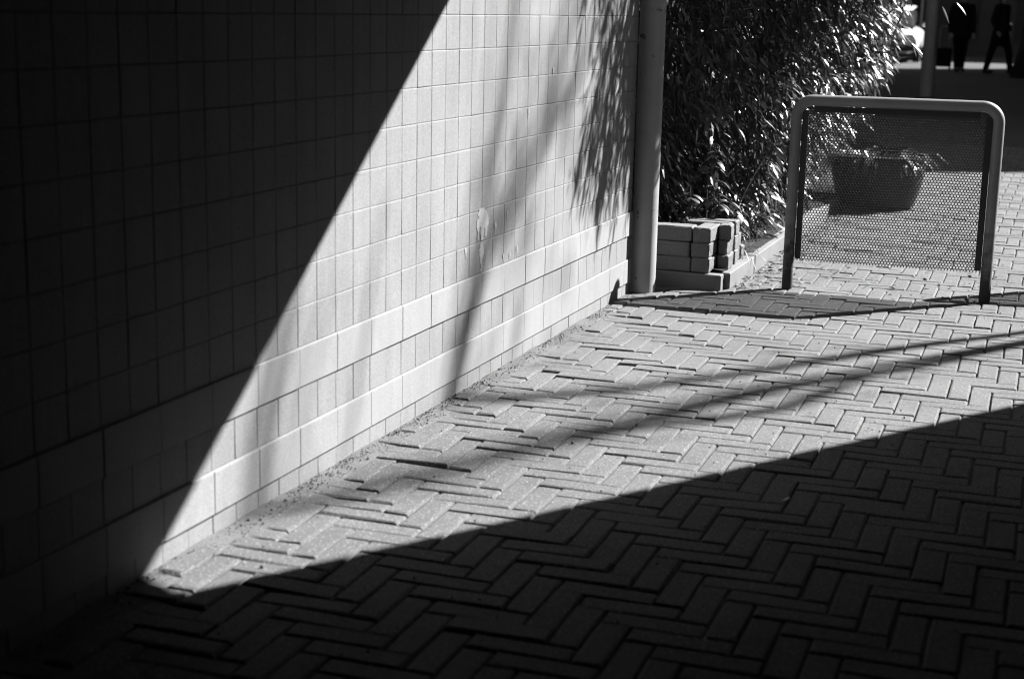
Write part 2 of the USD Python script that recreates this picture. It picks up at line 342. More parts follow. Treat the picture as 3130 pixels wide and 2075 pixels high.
# ------------------------------------------------------------------ tube barriers with perforated panels
BWD, BHT, TR, BR = .8405, .829, .0235, .068          # width and height to tube centre, tube radius, bend radius
def barrier(loc, rz, label):
    t = thing('tube_barrier', label, 'barrier', loc, rz)
    pts = [[0, 0, -.05], [0, 0, .11]] + [[0, 0, z] for z in np.linspace(.2, BHT - BR, 7)]
    pts += [[BR - BR * math.cos(a), 0, BHT - BR + BR * math.sin(a)] for a in np.linspace(0, math.pi / 2, 10)[1:]]
    pts += [[x, 0, BHT] for x in np.linspace(BR, BWD - BR, 8)[1:]]
    pts += [[BWD - BR + BR * math.sin(a), 0, BHT - BR + BR * math.cos(a)] for a in np.linspace(0, math.pi / 2, 10)[1:]]
    pts += [[BWD, 0, z] for z in np.linspace(BHT - BR, .2, 7)[1:]] + [[BWD, 0, .11], [BWD, 0, -.05]]
    obj('tube_frame', bent(pts, TR, 24), M_tube, t, smooth=50)
    p, rh, th = .0131, .0051, .0010
    u0, u1, z0, z1 = TR + .001, BWD - TR - .001, .128, BHT - TR - .001
    V, F = [], []
    ang = np.arange(12) * math.pi / 6
    hexr = np.where(np.arange(12) % 2 == 0, p / 2, p / math.sqrt(3))
    oc, ci = np.c_[np.cos(ang) * hexr, np.sin(ang) * hexr], np.c_[np.cos(ang) * rh, np.sin(ang) * rh]
    def cell():
        f = []
        for i in range(12):
            j = (i + 1) % 12
            f += [[i, j, 12 + j], [i, 12 + j, 12 + i], [24 + j, 24 + i, 36 + i], [24 + j, 36 + i, 36 + j], [12 + i, 12 + j, 36 + j], [12 + i, 36 + j, 36 + i]]
        return np.array(f)
    cf, n = cell(), 0
    row, z = 0, z0 + p * .3
    while z < z1 - p * .3:
        u = u0 + p * .5 + (p / 2 if row % 2 else 0)
        while u < u1 - p * .3:
            o2, c2 = oc + [u, z], ci + [u, z]
            o2[:, 0] = np.clip(o2[:, 0], u0, u1); o2[:, 1] = np.clip(o2[:, 1], z0, z1); c2[:, 1] = np.maximum(c2[:, 1], z0)
            V.append(np.vstack([np.c_[o2[:, 0], np.full(12, -th), o2[:, 1]], np.c_[c2[:, 0], np.full(12, -th), c2[:, 1]], np.c_[o2[:, 0], np.full(12, th), o2[:, 1]], np.c_[c2[:, 0], np.full(12, th), c2[:, 1]]]))
            F.append(cf + n); n += 48; u += p
        z += p * math.sqrt(3) / 2; row += 1
    obj('perforated_panel', (np.vstack(V), np.vstack(F)), M_panel, t)
    e = MB().box([u0, th + .001, z0 + .01], [u0 + .027, th + .005, z1 - .02]); obj('edge_strip', e.get(), M_panel, t)
    e = MB().box([u1 - .027, th + .001, z0 + .01], [u1, th + .005, z1 - .02]); obj('edge_strip', e.get(), M_panel, t)
    e = MB().box([u0 + .05, th + .001, z1 - .026], [u1 - .05, th + .005, z1]); obj('edge_strip', e.get(), M_panel, t)
    return t
def bent(pts, r, sides):
    p = A3(pts, float); t = np.gradient(p, axis=0); t /= np.linalg.norm(t, axis=1, keepdims=True)
    b = A3([0, 1.0, 0]); a = np.cross(t, b); ang = np.arange(sides) * 2 * np.pi / sides
    v = (p[:, None] + r * (np.cos(ang)[None, :, None] * a[:, None] + np.sin(ang)[None, :, None] * b[None, None])).reshape(-1, 3); f = []
    for i in range(len(p) - 1):
        for j in range(sides):
            q = [i * sides + j, i * sides + (j + 1) % sides, (i + 1) * sides + (j + 1) % sides, (i + 1) * sides + j]
            f += [[q[0], q[2], q[1]], [q[0], q[3], q[2]]]
    return v, np.array(f)
bar1 = barrier((-1.179, 6.793, 0), .0357, 'grey tube barrier with perforated panel standing in the sunlit pavement')
x2 = UsdGeom.Xform.Define(stage, path_for('tube_barrier'))
x2.GetPrim().GetReferences().AddInternalReference(bar1.GetPath()); x2.GetPrim().SetInstanceable(True)
x2.ClearXformOpOrder(); x2.AddTranslateOp().Set(Gf.Vec3d(.085, 7.46, 0)); x2.AddRotateZOp().Set(9.0)
tag(x2, 'second tube barrier outside the right edge, seen by its shadow at the first one', 'barrier')

# ------------------------------------------------------------------ planter: kerb and dry-stacked bricks
rng = np.random.default_rng(21)
planter = thing('brick_planter', 'low planter edge of stacked bricks beside the downpipe', 'planter')
def rough(m, seed, amp, L):
    v, f = trimesh.remesh.subdivide_to_size(m.vertices, m.faces, L)
    t = trimesh.Trimesh(v, f, process=True); nz = meshkit.fbm(t.vertices * 70 + seed * 7.3, 3, seed) - .5; n2 = meshkit.noise(t.vertices * 22 + seed * 3.1, seed) - .5
    t.vertices = t.vertices + t.vertex_normals * (nz * 2 * amp + n2 * amp)[:, None]; return t
pbn = [0]
def pb(name, lo, hi, m, r=.005, j=.0018):
    b = rbox(lo, hi, r, rng, j); pbn[0] += 1
    obj(name, rough(b, pbn[0], .0022, .016) if name == 'brick' else b, m, planter, smooth=50 if name == 'brick' else False)
pb('kerb_stone', [-2.05, 6.600, -.03], [-1.437, 6.662, .0675], M_kerb, .004)
pb('kerb_stone', [-1.468, 6.668, -.03], [-1.409, 7.497, .0700], M_kerb, .004)
pb('kerb_stone', [-1.470, 7.505, -.03], [-1.412, 8.300, .0690], M_kerb, .004)
pb('kerb_stone', [-1.475, 8.330, -.03], [-1.418, 9.150, .0690], M_kerb, .004)
pb('kerb_stone', [-1.480, 9.160, -.03], [-1.420, 11.90, .0660], M_kerb, .004)
for c in range(3):
    z0, z1 = .069 + .0665 * c, .069 + .0665 * c + .0652
    o = (0, -.006, .003)[c]
    pb('brick', [-1.990 + o, 6.618, z0], [-1.787 + o, 6.716, z1], M_brick)
    pb('brick', [-1.783 + o, 6.616 + o * .3, z0], [-1.580 + o, 6.714, z1], M_brick)
    pb('brick', [-1.574 + o, 6.613 - o * .4, z0], [-1.494 + o * .5, 6.812, z1], M_brick)
    y = 6.735 if c == 0 else 6.75
    for k in range((5, 4, 3)[c]):
        dx = rng.uniform(-.006, .006)
        x1 = -1.452 + (.018 if (k == 0 and c != 1) else 0) + dx + .008 * (k == 2)
        pb('brick', [(-1.488 if k == 0 else -1.655) , y, z0], [x1, y + .076, z1], M_brick); y += .082 + rng.uniform(0, .006)
        if k == 0: y = 6.822
# soil bed behind the kerb
gx, gy = np.meshgrid(np.linspace(-4.2, -1.44, 60), np.linspace(6.67, 14, 150))
gz = .040 + .05 * meshkit.fbm(np.stack([gx * 3, gy * 3, 0 * gx], -1), 4, 9) + .10 * np.clip((-1.62 - gx) / .3, 0, 1)
idx = np.arange(gx.size).reshape(gx.shape); qd = np.stack([idx[:-1, :-1], idx[:-1, 1:], idx[1:, 1:], idx[1:, :-1]], -1).reshape(-1, 4)
soil = obj('soil_bed', (np.c_[gx.ravel(), gy.ravel(), gz.ravel()], np.vstack([qd[:, [0, 1, 2]], qd[:, [0, 2, 3]]])), M_soil, smooth=True)
tag(soil, 'dark garden soil behind the kerb', kind='structure')

# ------------------------------------------------------------------ leaves
def leaf(base, d, nrm, L, W, droop, segs=(.0, .3, .65, 1.0), ws=(.12, 1.0, .8, .04), fold=.18):
    """a blade with a midrib fold that droops towards its tip"""
    d = d / np.linalg.norm(d); s = np.cross(d, nrm); s /= np.linalg.norm(s) + 1e-9
    V, F, p, q = [], [], np.array(base, float), d.copy()
    for i, (t, w) in enumerate(zip(segs, ws)):
        if i:
            q = q + A3([0, 0, -droop * (t - segs[i - 1])]); q /= np.linalg.norm(q); p = p + q * L * (t - segs[i - 1])
        n2 = np.cross(s, q)
        V += [p - s * W / 2 * w - n2 * fold * W * w * .5, p + n2 * 0, p + s * W / 2 * w - n2 * fold * W * w * .5]
    for i in range(len(segs) - 1):
        a = 3 * i
        for k in (0, 1): F += [[a + k, a + k + 1, a + k + 4], [a + k, a + k + 4, a + k + 3]]
    return V, F
def leaf4(base, d, nrm, L, W, droop):
    """the same, cheap: 6 points, 4 triangles"""
    d = d / np.linalg.norm(d); s = np.cross(d, nrm); s /= np.linalg.norm(s) + 1e-9
    d2 = d + A3([0, 0, -droop * .45]); d2 /= np.linalg.norm(d2); d3 = d2 + A3([0, 0, -droop * .45]); d3 /= np.linalg.norm(d3)
    p1 = base + d * L * .3; p2 = p1 + d2 * L * .36; p3 = p2 + d3 * L * .34
    return [base, p1 - s * W / 2, p1 + s * W / 2, p2 - s * W * .38, p2 + s * W * .38, p3], [[0, 1, 2], [1, 3, 4], [1, 4, 2], [3, 5, 4]]
def spray(mb, p, out, rng, n=7, L=(.07, .12)):
    """a drooping bamboo twig with a fan of leaves"""
    q = p.copy(); tw = out + A3([0, 0, -.25]); tw /= np.linalg.norm(tw)
    for k in range(n):
        q = q + tw * .018 + A3([0, 0, -.004 * k])
        d = tw + rng.normal(0, .55, 3); d[2] -= .75; nr = rng.normal(0, .6, 3) + A3([.3, 0, 1.0])
        mb.add(*leaf4(q, d, nr, rng.uniform(*L), rng.uniform(.011, .018), rng.uniform(.2, 1.0)))
def smooth01(x, a, b): t = np.clip((x - a) / (b - a), 0, 1); return t * t * (3 - 2 * t)
def front_x(y, z):
    """outer face of the thicket"""
    f = -1.60 + .33 * smooth01(y, 7.2, 8.6) * smooth01(z, .15, .9) + .16 * smooth01(y, 8.3, 9.6) * smooth01(z, .55, 1.1) + .10 * smooth01(z, 1.0, 1.8)
    f -= .16 * smooth01(y, 9.0, 9.8) + .12 * smooth01(y, 10.2, 11.6)
    return f + .16 * (meshkit.fbm(A3([y * 2.2, z * 2.2, 1.7]), 3, 4) - .5)
clumps = [(6.95, 7.9, 'bamboo clump in shade close behind the downpipe and brick planter', 1300),
          (7.9, 9.2, 'bamboo clump left of the barrier, its leaf tips catching sun', 1400),
          (9.2, 10.6, 'bright sunlit bamboo clump overhanging the pavement behind the barrier', 1350),
          (10.6, 11.8, 'furthest bamboo clump, next to the dark grey post', 600)]
for ci, (ya, yb, label, ns) in enumerate(clumps):
    rng = np.random.default_rng(100 + ci)
    t = thing('bamboo_clump', label, 'bamboo')
    for k in range(5):
        bx, by = rng.uniform(-2.6, -2.1), rng.uniform(ya + .1, yb - .1)
        h = rng.uniform(2.6, 4.2); lx, ly_ = rng.uniform(-.05, .45), rng.normal(0, .15)
        zs = np.linspace(0, 1, 9); pts = np.c_[bx + lx * zs ** 2.2, by + ly_ * zs ** 2, .05 + h * zs]
        obj('culm', tube(pts, .008 * (1 - .55 * zs), 7), M_culm, t, smooth=True)
    mb = MB()
    for k in range(ns):
        y = rng.uniform(ya - .1, yb + .1); z = rng.uniform(.12, 1.75) if rng.random() < .8 else rng.uniform(1.6, 3.0)
        x = front_x(y, z) - abs(rng.normal(0, .34)) ** 1.1
        if y < 7.75 and x > -1.86 and z < .78: continue
        if y < 7.5 and z < .45 and x > -1.95: continue
        spray(mb, A3([x, y, z]), A3([rng.uniform(.1, 1), rng.normal(0, .5), rng.normal(.1, .3)]), rng, rng.integers(5, 9), (.06, .105))
    if ci == 0:
        for k in range(900): spray(mb, A3([rng.uniform(-2.7, -1.92), rng.uniform(6.95, 8.3), rng.uniform(.12, 1.3)]), A3([rng.uniform(.1, 1), rng.normal(0, .5), 0]), rng, 7, (.06, .105))
    obj('foliage', mb.get(), M_leaf, t, kind='stuff')
# branches that hang out over the pavement above the picture and dapple the wall end
rng = np.random.default_rng(77)
t = thing('bamboo_clump', 'arching bamboo shoots that throw streaked shadows on the wall end', 'bamboo')
mb = MB()
for k in range(10):
    b = A3([-2.15, 7.05 + .12 * k, .05]); tip = A3([rng.uniform(-1.25, -.35), rng.uniform(6.6, 7.7), rng.uniform(1.7, 2.9)])
    s = np.linspace(0, 1, 9)[:, None]; mid = A3([-1.95, b[1], tip[2] + .25])
    pts = b * (1 - s) ** 2 + 2 * s * (1 - s) * mid + tip * s ** 2
    obj('culm', tube(pts, .008 * (1 - .6 * s[:, 0]), 6), M_culm, t, smooth=True)
    for j in range(60):
        u = rng.uniform(.5, 1.0); q = b * (1 - u) ** 2 + 2 * u * (1 - u) * mid + tip * u ** 2 + rng.normal(0, .08, 3)
        if q[2] < 1.52 + .5 * max(0, -1.0 - q[0]): continue
        g0 = q - SUN * (q[2] - .2) / SUN[2]
        if g0[0] > -2.0: continue
        th = (q[0] - WX) / SUN[0]; hz, hy = q[2] - th * SUN[2], q[1] - th * SUN[1]
        if hy < 5.40 + .55 * rng.random() ** .7 or hz < .30 + .5 * rng.random() or rng.random() < .25 or (hy > 6.22 and hz < .75): continue
        spray(mb, q, A3([rng.normal(.3, .5), rng.normal(0, .5), 0]), rng, 6)
for k in range(3900):
    q = A3([rng.uniform(-1.45, -.15), rng.uniform(7.3, 9.5), rng.uniform(1.6, 3.3)])
    if q[2] < 1.55 + .22 * (q[0] + 1.3): continue
    g0 = q - SUN * (q[2] - .2) / SUN[2]
    if g0[0] > -2.12: continue
    spray(mb, q, A3([rng.normal(.3, .5), rng.normal(0, .5), 0]), rng, 7, (.09, .14))
obj('foliage', mb.get(), M_leaf, t, kind='stuff')
# a single twig reaching right across the post
rng = np.random.default_rng(31)
t = thing('bamboo_twig', 'thin bare bamboo twig with a few long leaves reaching over the path', 'twig')
def hang(px, py, y):
    d = FWD + RIGHT * (px - 1565) / 4740.3 - UP * (py - 1037.5) / 4740.3; return EYE + d * (y / d[1])
pts = A3([hang(2560, -10, 9.3), hang(2660, 30, 9.1), hang(2740, 84, 9.0), hang(2785, 132, 8.98), hang(2818, 176, 8.97)])
obj('stem', tube(pts, [.004, .0035, .003, .0022, .0014], 6), M_culm, t, smooth=True)
for k, (q, d) in enumerate(((pts[2], (-.35, 0, -1)), (pts[2], (.25, .1, 1)), (pts[2], (1, 0, -.9)), (pts[3], (.6, -.2, -.9)), (pts[3], (.9, 0, -.5)), (pts[1], (.9, 0, -.2)), (pts[1], (.2, 0, -1)), ((pts[1] + pts[2]) / 2, (.5, 0, .7)), (hang(2880, 20, 9.1), (.6, 0, -.9)), (hang(2925, 10, 9.1), (.8, 0, -.6)))):
    obj('leaf', leaf(A3(q), A3(d, float), A3([.2, -.6, 1.0]), .085 + .01 * (k % 3), .014, .5), M_leaf, t, smooth=True)

# ------------------------------------------------------------------ small shrub and strap-leaved plant in the planter
rng = np.random.default_rng(52)
shrub = thing('flowering_shrub', 'broad-leaved shrub with knobbly flower heads behind the stacked bricks', 'shrub', (-1.60, 7.10, .09))
heads = [A3([-.002, 0, .475]), A3([-.02, .02, .405]), A3([-.01, -.03, .285]), A3([.07, -.05, .22]), A3([-.12, .05, .30]), A3([.10, .02, .17]), A3([-.15, -.02, .17]), A3([.05, -.09, .285]), A3([.10, -.06, .26]), A3([-.08, -.08, .24]), A3([.03, -.02, .34]), A3([-.05, .0, .42]), A3([.13, -.03, .22])]
for i, hd in enumerate(heads):
    s = np.linspace(0, 1, 6)[:, None]; b = A3([rng.uniform(-.03, .03), rng.uniform(-.02, .04), -.05]); pts = b * (1 - s) + hd * s + A3([.03, 0, 0]) * np.sin(s * 3) * rng.uniform(-1, 1)
    obj('stem', tube(pts, .0035, 6), M_culm, shrub, smooth=True)
    for k in range(9 if i < 4 else 7):
        a = k * 2.4 + i; out = A3([math.cos(a), math.sin(a), rng.uniform(-.1, .55)]); lo = hd - A3([0, 0, rng.uniform(.0, .07)])
        obj('leaf', leaf(lo, out, A3([0, 0, 1.0]) + rng.normal(0, .25, 3), rng.uniform(.06, .11), rng.uniform(.022, .036), rng.uniform(.7, 1.9), (0, .2, .45, .72, 1), (.15, .75, 1, .75, .08)), M_broad, shrub, smooth=True)
    if i < 3:
        mb = MB(); 
        for k in range(34):
            d = rng.normal(0, 1, 3); d /= np.linalg.norm(d); s1 = trimesh.creation.icosphere(subdivisions=1, radius=.0042); s1.apply_translation(hd + A3([0, 0, .012]) + d * A3([.020, .020, .017])); mb.tm(s1)
        obj('flower_head', mb.get(), M_flower, shrub, smooth=True)
strap = thing('strap_plant', 'arching strap-leaved plant spilling over the end of the stacked bricks', 'plant', (-1.52, 7.22, .07))
for k in range(30):
    a = rng.uniform(-1.9, 1.9) + (0 if k % 3 else math.pi * .9); out = A3([math.cos(a) * .75, math.sin(a) * .6 - .1, rng.uniform(.7, 1.6)])
    L = rng.uniform(.14, .30); segs = np.linspace(0, 1, 8)
    obj('blade', leaf(rng.normal(0, .018, 3) * [1, 1, 0], out, A3([0, 0, 1.0]) + .4 * out, L, rng.uniform(.006, .013), rng.uniform(1.6, 3.2), segs, 1 - segs ** 2.2 * .96), M_leaf, strap, smooth=True)
# stalks
for k, (b, e) in enumerate((((-1.60, 7.35, .1), (-1.44, 7.5, .52)), ((-1.52, 7.4, .1), (-1.36, 7.55, .43)))):
    s = np.linspace(0, 1, 6)[:, None]; obj('stalk', tube((A3(b) - [-1.52, 7.22, .07]) * (1 - s) + (A3(e) - [-1.52, 7.22, .07]) * s + A3([0, 0, .03]) * np.sin(3.14 * s), .003, 5), M_culm, strap, smooth=True)
# undergrowth further along the kerb
rng = np.random.default_rng(61)
mb = MB()
for k in range(420):
    y = rng.uniform(7.4, 11.5); x = -1.50 - abs(rng.normal(0, .16)); a = rng.uniform(0, 6.28)
    mb.add(*leaf4(A3([x, y, .06]), A3([math.cos(a) * .6 + .3, math.sin(a) * .6, rng.uniform(.3, 1.2)]), A3([0, 0, 1.0]), rng.uniform(.05, .16), rng.uniform(.006, .014), rng.uniform(1, 2.4)))
ug = obj('undergrowth', mb.get(), M_leaf); tag(ug, 'low grassy undergrowth along the kerb', 'undergrowth', kind='stuff')

# ------------------------------------------------------------------ leaf litter and grit
rng = np.random.default_rng(71)
mb = MB()
for k in range(520):
    u = rng.random()
    if u < .62: x, y = -1.395 + abs(rng.normal(0, .07)), rng.uniform(6.68, 9.5)
    elif u < .82: x, y = rng.uniform(-1.35, -.3), rng.uniform(6.7, 8.2)
    else: x, y = rng.uniform(-1.68, -1.48), rng.uniform(6.9, 7.6)
    z = .004 if x > -1.40 else .085
    a = rng.uniform(0, 6.28); d = A3([math.cos(a), math.sin(a), rng.uniform(0, .5)])
    mb.add(*leaf4(A3([x, y, z]), d, A3([0, 0, 1.0]) + rng.normal(0, .4, 3), rng.uniform(.012, .045), rng.uniform(.006, .016), rng.uniform(-.3, 1.2)))
o = obj('leaf_litter', mb.get(), M_litter); tag(o, 'dry leaf litter scattered along the kerb and behind the barrier', 'leaf litter', kind='stuff')
mb = MB()
ico = trimesh.creation.icosphere(subdivisions=1, radius=1.0)
for k in range(3800):
    u = rng.random()
    if u < .80: x, y = WX + .004 + abs(rng.normal(0, .03)), rng.uniform(2.2, 6.4)
    else: x, y = rng.uniform(WX, -.1), rng.uniform(2.4, 6.7)
    r = rng.choice([.0010, .0015, .0021, .0032], p=[.5, .33, .15, .02]) * rng.uniform(.8, 1.3)
    v = ico.vertices * r * rng.uniform(.6, 1.2, 3) + [x, y, r * .4 + (.002 if x - WX > .09 else .0015)]; mb.add(v, ico.faces)
o = obj('grit', mb.get(), M_grit); tag(o, 'loose grit and crumbs gathered at the foot of the block wall', 'grit', kind='stuff')
cg = obj('cigarette_end', tube([[-.86, 2.905, .004], [-.848, 2.935, .005]], .0032, 10), M_white, smooth=40)
def ground_at(px, py):
    d = FWD + RIGHT * (px - 1565) / 4740.3 - UP * (py - 1037.5) / 4740.3; return EYE - d * (EYE[2] / d[2])
cpos = ground_at(2402, 1532)
stage.RemovePrim(cg.GetPath())
cg = obj('cigarette_end', tube([[cpos[0] - .004, cpos[1] - .016, .0045], [cpos[0] + .004, cpos[1] + .016, .0048]], .0033, 10), M_white, smooth=40)
tag(cg, 'white cigarette end lying in a joint of the shaded pavers', 'cigarette end')
for (px, py), r in (((1356, 1712), .0035), ((2157, 1954), .003)):
    q = ground_at(px, py); st = ico.copy(); st.vertices = st.vertices * [r, r * .8, r * .7] + [q[0], q[1], r * .6]
    o = obj('white_pebble', st, M_white, smooth=True)
    tag(o, 'tiny white pebble on the shaded pavers ' + ('near the sunlit edge' if r > .0032 else 'low in the foreground'), 'pebble')

# ------------------------------------------------------------------ young bare tree at the right, outside the picture; its stems cross the pavement as shadows
def stems(name_pts):
    out = []
    for pts in name_pts:
        q = [A3([p[0], p[1], p[2]], float) + SUN / SUN[2] * (1.3 + 2.0 * p[3]) for p in pts]; out.append(np.array(q))
    return out
tree = thing('young_tree', 'slender sparse tree whose stems throw the long soft shadow streaks', 'tree', (0, 0, 0))
lines = stems([
    # ground or wall point of the shadow, and how far up the sun ray (in metres of height) the stem is
    [(.45, 6.95, 0, .6), (-.151, 6.211, 0, 1.4), (-.537, 5.766, 0, 1.9), (-.791, 5.368, 0, 2.3), (-1.184, 4.83, 0, 2.9), (-1.572, 4.399, 0, 3.4), (WX, 4.42, .106, 3.6), (WX, 4.5, .412, 3.7), (WX, 4.73, .805, 3.8), (WX, 4.86, 1.25, 3.9), (WX, 5.0, 1.8, 4.0)],
    [(.45, 6.80, 0, .6), (-.144, 6.039, 0, 1.4), (-.369, 5.607, 0, 1.8), (-.618, 5.197, 0, 2.2), (-.864, 4.93, 0, 2.5), (-1.057, 4.548, 0, 2.9), (-1.229, 4.194, 0, 3.2), (-1.382, 3.877, 0, 3.6), (-1.52, 3.593, 0, 3.9), (-1.629, 3.304, 0, 4.2), (WX, 3.08, .03, 4.5), (WX, 3.2, .25, 4.7), (WX, 3.3, .5, 4.9)],
    [(-.618, 5.197, 0, 2.2), (-.70, 4.90, 0, 2.4), (-.801, 4.608, 0, 2.6), (-1.014, 4.371, 0, 2.9), (-1.215, 4.148, 0, 3.1), (-1.45, 3.80, 0, 3.4)],
    [(-1.572, 4.399, 0, 3.4), (WX, 4.597, .327, 3.5), (WX, 4.669, .445, 3.6), (WX, 4.863, .609, 3.7), (WX, 5.113, .78, 3.8), (WX, 5.38, .995, 3.9), (WX, 5.561, 1.226, 4.0), (WX, 5.9, 1.8, 4.2)],
    [(WX, 4.75, .40, 3.4), (WX, 5.05, .62, 3.5), (WX, 5.33, .80, 3.6), (WX, 5.6, .95, 3.7), (WX, 5.9, 1.2, 3.8)],
    [(WX, 3.62, .02, 3.0), (WX, 3.72, .30, 3.1), (WX, 3.85, .65, 3.2)]])
for i, (q, r) in enumerate(zip(lines, ((.028, .019), (.028, .034), (.024, .020), (.026, .020), (.017, .013), (.010, .008)))):
    s = np.linspace(0, len(q) - 1, 40); pts = np.c_[[np.interp(s, np.arange(len(q)), q[:, k]) for k in range(3)]].T
    for _ in range(6): pts[1:-1] = (pts[:-2] + 2 * pts[1:-1] + pts[2:]) / 4
    obj('stem', tube(pts, np.linspace(r[0], r[1], 40), 8), M_bark, tree, smooth=True)
rng = np.random.default_rng(19)
for src, off in ((0, .05), (0, -.07), (1, .06), (1, -.05), (1, .12), (2, .06), (3, .08), (3, -.09)):
    q = lines[src]; s = np.linspace(.6, len(q) - 1.2, 30); pts = np.c_[[np.interp(s, np.arange(len(q)), q[:, k]) for k in range(3)]].T
    sd = np.cross(np.gradient(pts, axis=0), SUN); sd /= np.linalg.norm(sd, axis=1, keepdims=True)
    pts = pts + sd * (off * np.linspace(.2, 1.6, 30) + .02 * np.sin(np.linspace(0, 5, 30) + src))[:, None]
    for _ in range(6): pts[1:-1] = (pts[:-2] + 2 * pts[1:-1] + pts[2:]) / 4
    obj('twig', tube(pts, np.linspace(.012, .008, 30), 6), M_bark, tree, smooth=True)
mb = MB()
for src, n, lo, hi in ((3, 46, 2.0, 6.6), (4, 66, .4, 4.0), (1, 26, 1.5, 9.0), (0, 22, 2.0, 6.5)):
    q = lines[src]
    for k in range(n):
        u = rng.uniform(lo, min(hi, len(q) - 1)); p = A3([np.interp(u, np.arange(len(q)), q[:, c]) for c in range(3)]) + rng.normal(0, .11 if src < 2 else .2, 3)
        spray(mb, p, A3([rng.normal(0, .5), rng.normal(0, .5), -.3]), rng, 4, (.08, .13))
obj('foliage', mb.get(), M_leaf, tree, kind='stuff')
q0 = (lines[0][0] + lines[1][0]) / 2
obj('trunk', tube([[q0[0] + .35, q0[1] + .25, -.02], [q0[0] + .3, q0[1] + .2, .8], [q0[0] + .15, q0[1] + .1, 1.5], q0], [.05, .045, .04, .03], 10), M_bark, tree, smooth=True)

# ------------------------------------------------------------------ pot with a plant behind the barrier
pot = thing('plant_pot', 'big dark round plant pot seen through the perforated panel', 'plant pot', (-1.21, 10.05, 0))
prof = [(0, 0), (.20, 0), (.235, .02), (.262, .10), (.285, .20), (.298, .305), (.306, .315), (.306, .335), (.285, .335), (.28, .30), (0, .30)]
obj('pot_body', trimesh.creation.revolve(A3(prof), sections=40), M_pot, pot, smooth=35)
rng = np.random.default_rng(88); mb = MB()
for k in range(260):
    a = rng.uniform(0, 6.28) if k % 2 else rng.normal(3.5, .7); r = .25 * math.sqrt(rng.random())
    mb.add(*leaf4(A3([r * math.cos(a), r * math.sin(a), .28]), A3([math.cos(a) * .8, math.sin(a) * .8, rng.uniform(.4, 1.5)]), A3([0, 0, 1.0]), rng.uniform(.12, .30), rng.uniform(.012, .026), rng.uniform(1.4, 3.2)))
obj('plant', mb.get(), M_leaf, pot)

# ------------------------------------------------------------------ fence behind the bamboo
fence = thing('board_fence', 'dark board fence behind the bamboo', 'fence', (-2.95, 0, 0))
rng = np.random.default_rng(9)
for k in range(44):
    y = 6.45 + k * .152
    obj('board', rbox([rng.uniform(-.004, .004), y, .02], [.022 + rng.uniform(-.003, .003), y + .147, 2.3 + rng.uniform(-.01, .01)], .003), M_fence, fence)
for z in (.4, 1.9):
    obj('rail', MB().box([-.05, 6.45, z], [-.012, 6.45 + 44 * .152, z + .08]).get(), M_fence, fence)

# ------------------------------------------------------------------ far end of the street
side_b = thing('street_building', 'tall dark building on the right whose shadow covers the far street', 'building')
obj('wall', prism([(1.0, 18.8), (10.9, 24.85), (26, 34.1), (26, 43.6), (1.0, 43.6)], -.02, 14.0), M_render, side_b)
obj('roof', prism([(1.05, 19.0), (10.9, 25.05), (25.9, 34.2), (25.9, 43.5), (1.05, 43.5)], 14.0, 14.01), M_render, side_b)
yard = thing('yard_building', 'low dark building beyond the slender tree, on the sunny side', 'building')
hd = A3([SUN[0], SUN[1]]) / math.hypot(SUN[0], SUN[1]); pd = A3([hd[1], -hd[0]]); c0 = A3([-.5, 6.5]) + hd * 13.5
obj('wall', prism(Polygon([c0 + pd * 9, c0 - pd * 3.0, c0 - pd * 3.0 + hd * 4, c0 + pd * 9 + hd * 4]), -.02, 6.6), M_render, yard)
obj('roof', prism(Polygon([c0 + pd * 9 + hd * .1, c0 - pd * 2.9 + hd * .1, c0 - pd * 2.9 + hd * 3.9, c0 + pd * 8.9 + hd * 3.9]), 6.602, 6.7), M_render, yard)
post = thing('street_post', 'tall grey metal post standing past the bamboo', 'post', (-2.36, 25.0, 0))
obj('shaft', tube([[0, 0, -.02], [0, 0, .5], [0, 0, 1.5], [0, 0, 4.2]], .100, 24), M_post, post, smooth=40)
obj('base_sleeve', tube([[0, 0, -.02], [0, 0, .55], [0, 0, .57]], [.111, .111, .101], 24), M_post, post, smooth=40)
obj('cap', tube([[0, 0, 4.2], [0, 0, 4.24], [0, 0, 4.27]], [.106, .106, .06], 24), M_post, post, smooth=40)
trunk = thing('street_tree', 'dark thick street tree trunk at the right edge', 'tree', (-1.05, 34.6, 0))
s = np.linspace(0, 1, 9); obj('trunk', tube(np.c_[.1 * s, .2 * s, -.05 + 5.5 * s], .42 * (1 - .35 * s) + .14 * np.exp(-s * 25), 18), M_bark, trunk, smooth=True)
rng = np.random.default_rng(13); mb = MB()
for k in range(3800):
    d = rng.normal(0, 1, 3); d /= np.linalg.norm(d); p = A3([1.2, 3.4, 6.6]) + d * A3([3.6, 3.6, 1.9]) * rng.uniform(.35, 1) ** .6; q = rng.normal(0, 1, 3)
    mb.add(*leaf4(p, q, rng.normal(0, 1, 3), rng.uniform(.25, .5), rng.uniform(.15, .3), .3))
obj('crown', mb.get(), M_leaf, trunk, kind='stuff')
for k in range(5):
    a = k * 1.3; s2 = np.linspace(0, 1, 5)[:, None]; obj('limb', tube(A3([.1, .2, 5.2]) * (1 - s2) + A3([1.2 + 2.4 * math.cos(a), 3.4 + 2.4 * math.sin(a), 6.8]) * s2, np.linspace(.16, .05, 5), 7), M_bark, trunk, smooth=True)

